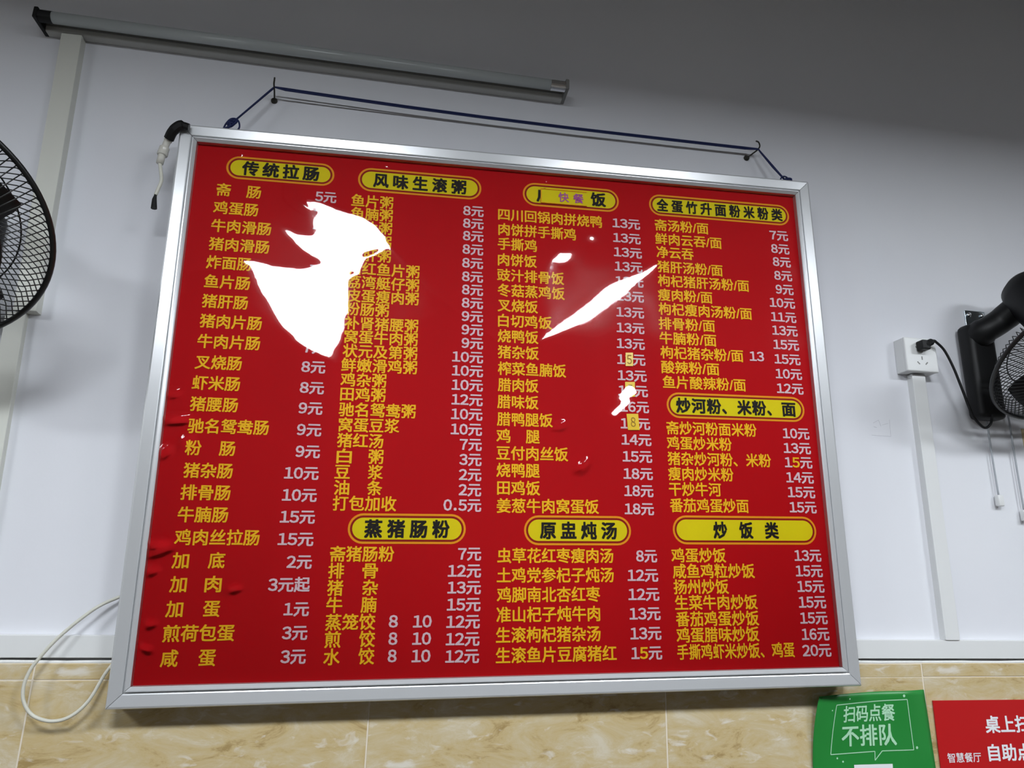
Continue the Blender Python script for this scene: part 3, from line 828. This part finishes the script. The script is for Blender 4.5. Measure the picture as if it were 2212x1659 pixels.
# ---------------------------------------------------------------- wall fans
def fan(center, az, tilt, label, base_at, base_h, motor_back, swirl=0.22, base_w=.044):
    """cage centred on `center`, facing az/tilt (radians, tilt downwards)"""
    n = Vector((math.sin(az) * math.cos(tilt), -math.cos(az) * math.cos(tilt), -math.sin(tilt)))
    a = n.cross(Vector((0, 0, 1))).normalized(); b = a.cross(n)
    Mx = Matrix((a, b, n)).transposed().to_4x4(); Mx.translation = Vector(center)
    root = empty('wall_fan', base_at); bo = Vector(base_at)
    T = Matrix.Translation(-bo) @ Mx
    R = 0.215
    m = MB(); m.tube([T @ Vector((R * math.cos(t), R * math.sin(t), 0)) for t in [2 * math.pi * i / 96 for i in range(96)]], 0.0048, 8, closed=True)
    m.build('cage_rim', M['black_wire'], root, True)
    def grille(name, sgn, depth, r0):
        m = MB(); N = 100
        for k in range(N):
            t0 = 2 * math.pi * k / N; pts = []
            for j in range(8):
                q = j / 7; r = R + (r0 - R) * q
                t = t0 + (swirl if sgn > 0 else -1.6 * swirl) * q ** 1.3
                z = sgn * depth * math.sqrt(max(0, 1 - ((r - 0.0) / R) ** 2.6))
                pts.append(T @ Vector((r * math.cos(t), r * math.sin(t), z)))
            m.tube(pts, 0.0010, 5)
        for rr in (0.155, 0.095):
            z = sgn * depth * math.sqrt(1 - (rr / R) ** 2.6)
            m.tube([T @ Vector((rr * math.cos(t), rr * math.sin(t), z)) for t in [2 * math.pi * i / 72 for i in range(72)]], 0.0014, 6, closed=True)
        return m.build(name, M['black_wire'], root, True)
    grille('front_grille', 1, 0.060, 0.045)
    grille('rear_grille', -1, 0.062, 0.065)
    m = MB(); m.lathe([(0.0, 0.056), (0.036, 0.056), (0.046, 0.060), (0.044, 0.066), (0.0, 0.068)], 32, T); m.build('grille_badge', M['black_plastic'], root, True)
    m = MB(); m.lathe([(0.0, -0.030), (0.034, -0.030), (0.036, 0.010), (0.020, 0.024), (0.0, 0.026)], 28, T); m.build('hub', M['black_plastic'], root, True)
    for k in range(5):
        th = 2 * math.pi * k / 5 + 0.18; vs = []; fs = []
        nr, nc = 10, 7
        for i in range(nr):
            r = 0.030 + 0.148 * i / (nr - 1)
            half = 0.20 + 0.32 * math.sin(math.pi * min(1, 0.25 + 0.62 * i / (nr - 1))) * (1 if i < nr - 1 else .72)
            half *= 0.09 / max(r, 0.075)
            for j in range(nc):
                q = j / (nc - 1) * 2 - 1
                vs.append(T @ Vector((r * math.cos(th + half * q), r * math.sin(th + half * q), -0.014 * q + 0.004 * (1 - q * q))))
        for i in range(nr - 1):
            for j in range(nc - 1): fs.append((i * nc + j, i * nc + j + 1, (i + 1) * nc + j + 1, (i + 1) * nc + j))
        bl = mesh_obj('blade', vs, fs, M['black_plastic'], root, True)
        so = bl.modifiers.new('thickness', 'SOLIDIFY'); so.thickness = 0.002
    m = MB(); m.lathe([(0.0, -0.055), (0.052, -0.058), (0.062, -0.075), (0.062, -motor_back + .045), (0.054, -motor_back + .018), (0.034, -motor_back), (0.0, -motor_back)], 32, T)
    m.build('motor_housing', M['black_plastic'], root, True)
    # wall base and arm
    m = MB(); m.box((-base_w, -.050, -base_h), (base_w, -.004, 0.0), .014); m.build('wall_base', M['black_plastic'], root, True)
    mp = T @ Vector((0, 0, -motor_back + .05))
    m = MB(); m.tube(spline([Vector((0, -.030, -.030)), Vector((0, -.055, -.022)), Vector((mp.x * .5, mp.y * .55, mp.z * .3 - .012)), mp], 6), [.034] * 7 + [.031] * 6 + [.032] * 6, 14); m.build('arm', M['black_plastic'], root, True)
    return root, T
# left fan
r, T = fan((-0.184, -0.3295, 0.695), 0.196, 0.809, '', (-0.250, 0, 0.860), 0.235, 0.165)
tag(r, 'black caged wall fan cut off by the left edge, facing down', 'fan')
# right fan
r, T = fan((2.130, -0.250, 0.672), 0.05, 1.00, '', (2.054, 0, 0.800), 0.245, 0.262, base_w=.038)
tag(r, 'black wall fan with two pull cords at the right edge, plugged into the socket', 'fan')
bo = Vector((2.054, 0, 0.800))
m = MB(); m.box((.002, -.0035, -.060), (.062, 0, .053), .001); pl = m.build('mounting_plate', M['zinc'], r)
for dx in (.012, .051):
    m = MB(); m.lathe([(0.0, 0), (.0065, 0), (.0055, .004), (0.0, .005)], 12, Matrix.Translation((dx, -.004, .040)) @ Matrix.Rotation(math.radians(90), 4, 'X')); m.build('screw', M['chrome'], pl, True)
for i, (x, z) in enumerate(((2.0665, .3600), (2.131, .3265))):
    m = MB(); m.tube(spline([Vector(q) - bo for q in ((x - .0005, -.010, .590), (x - .001, -.010, .47), (x, -.010, z + .014))], 6), .0021, 8); c = m.build('pull_cord', M['cord'], r, True)
    m = MB(); m.box((x - .0075 - bo.x, -.0175, z - .013 - bo.z), (x + .0075 - bo.x, -.0035, z + .014 - bo.z), .003); m.build('cord_bobble', M['pvc'], c, True)
m = MB()
m.tube(spline([Vector(q) - bo for q in ((1.903, -.060, .738), (1.9095, -.056, .7385), (1.9362, -.050, .7197), (1.9552, -.050, .6759), (1.9717, -.050, .6184), (1.988, -.050, .5616), (2.0067, -.050, .5364), (2.021, -.050, .5304), (2.0357, -.050, .5414), (2.0443, -.048, .5614), (2.047, -.040, .580))], 8), .0031, 8)
m.build('power_cord', M['black_plastic'], r, True)
m = MB(); m.box((1.868 - bo.x, -.062, .716 - bo.z), (1.890 - bo.x, -.0385, .740 - bo.z), .003)
m.tube(spline([Vector(q) - bo for q in ((1.882, -.053, .729), (1.893, -.057, .735), (1.906, -.058, .7395))], 4), [.0105] * 3 + [.0085] * 3 + [.0055, .0045, .0035], 10); m.build('plug', M['black_plastic'], r)

# ---------------------------------------------------------------- posters on the tiles
def strip_mesh(name, fn, s0, s1, t0, t1, ns, nt, mt, parent):
    vs = [fn(s0 + (s1 - s0) * i / ns, t0 + (t1 - t0) * j / nt) for j in range(nt + 1) for i in range(ns + 1)]
    k = ns + 1
    fs = [(j * k + i, j * k + i + 1, (j + 1) * k + i + 1, (j + 1) * k + i) for j in range(nt) for i in range(ns)]
    return mesh_obj(name, vs, fs, mt, parent, True)
GP = Vector((1.655, -0.0135, -0.46))
def green(x, z, lift=0.0):
    """paper sheet in wall coordinates, curling away from the tiles at the top left"""
    s = (x - 1.515) / 0.288; t = max(0.0, (z + 0.24) / 0.18)
    c = max(0.0, 1 - s) ** 1.7 * t ** 2
    wv = math.exp(-((s - .80) / .16) ** 2) * t * .008
    y = -0.0022 - 0.020 * c - wv - lift
    return Vector((x + 0.016 * c - .010 * max(0, s - .85) / .15 * t * .9 + 0.004 * wv, y - 0.0135, z - 0.009 * c)) - GP
g = empty('green_poster', GP)
sh = strip_mesh('paper_sheet', green, 1.515, 1.803, -0.46, -0.0605, 28, 40, M['green_paper'], g)
so = sh.modifiers.new('thickness', 'SOLIDIFY'); so.thickness = 0.0008; so.offset = 1
def gmap(x, z): return green(x, z, 0.0016)
lettering('poster_lettering', '扫码点餐', 1.585, 1.713, -0.1035, .034, [M['mint_ink']], g, 0, bold=0.016, mapping=gmap)
lettering('poster_lettering', '不排队', 1.582, 1.713, -0.1480, .042, [M['mint_ink']], g, 0, bold=0.016, mapping=gmap)
bub = [(1.566, -.083), (1.744, -.078), (1.7515, -.179), (1.6775, -.180), (1.659, -.198), (1.660, -.1805), (1.556, -.1844)]
m = MB()
for i in range(len(bub)):
    a, b = bub[i], bub[(i + 1) % len(bub)]
    d = Vector((b[0] - a[0], b[1] - a[1])); nn = Vector((-d.y, d.x)).normalized() * .0009
    ks = 16; vs = []
    for k in range(ks + 1):
        p = Vector(a) + d * (k / ks)
        vs += [green(p.x + nn.x, p.y + nn.y, .0016), green(p.x - nn.x, p.y - nn.y, .0016)]
    m.add(vs, [(2 * k, 2 * k + 1, 2 * k + 3, 2 * k + 2) for k in range(ks)])
m.build('speech_bubble_line', M['mint_ink'], g)
strip_mesh('white_panel', gmap, 1.609, 1.699, -0.300, -0.2055, 8, 8, M['white_paper'], g)
for x, z, r_ in ((1.737, -.0705, .003), (1.6, -.072, .002), (1.760, -.175, .003), (1.571, -.192, .002), (1.584, -.199, .002), (1.556, -.094, .0015)):
    m = MB(); m.add([green(x + r_ * math.cos(k), z + r_ * math.sin(k), .0015) for k in [2 * math.pi * i / 10 for i in range(10)]], [tuple(range(10))])
    m.build('confetti_dot', M['mint_ink'], g)
tag(g, 'green paper poster with a speech bubble, curling off the tiles', 'poster')
rp = empty('red_poster', (1.96, -0.013, -0.40)); RO = Vector((1.96, -0.013, -0.40))
boxo('card', (1.8145 - RO.x, -.0035, 0), (2.160 - RO.x, -.0012, -.0832 - RO.z), M['red_paper'], rp)
def rmap(x, z): return Vector((x - RO.x, -.0040, z - RO.z))
lettering('poster_lettering', '桌上扫码', 1.936, 2.085, -0.1325, .034, [M['white_paper']], rp, 0, bold=0.022, mapping=rmap)
lettering('poster_lettering', '自助点餐', 1.934, 2.083, -0.1890, .033, [M['white_paper']], rp, 0, bold=0.022, mapping=rmap)
lettering('poster_lettering', '智慧餐厅', 1.8328, 1.9152, -0.1972, .019, [M['white_paper']], rp, 0, bold=0.008, mapping=rmap)
tag(rp, 'red card poster with white Chinese lettering at the lower right corner', 'poster')
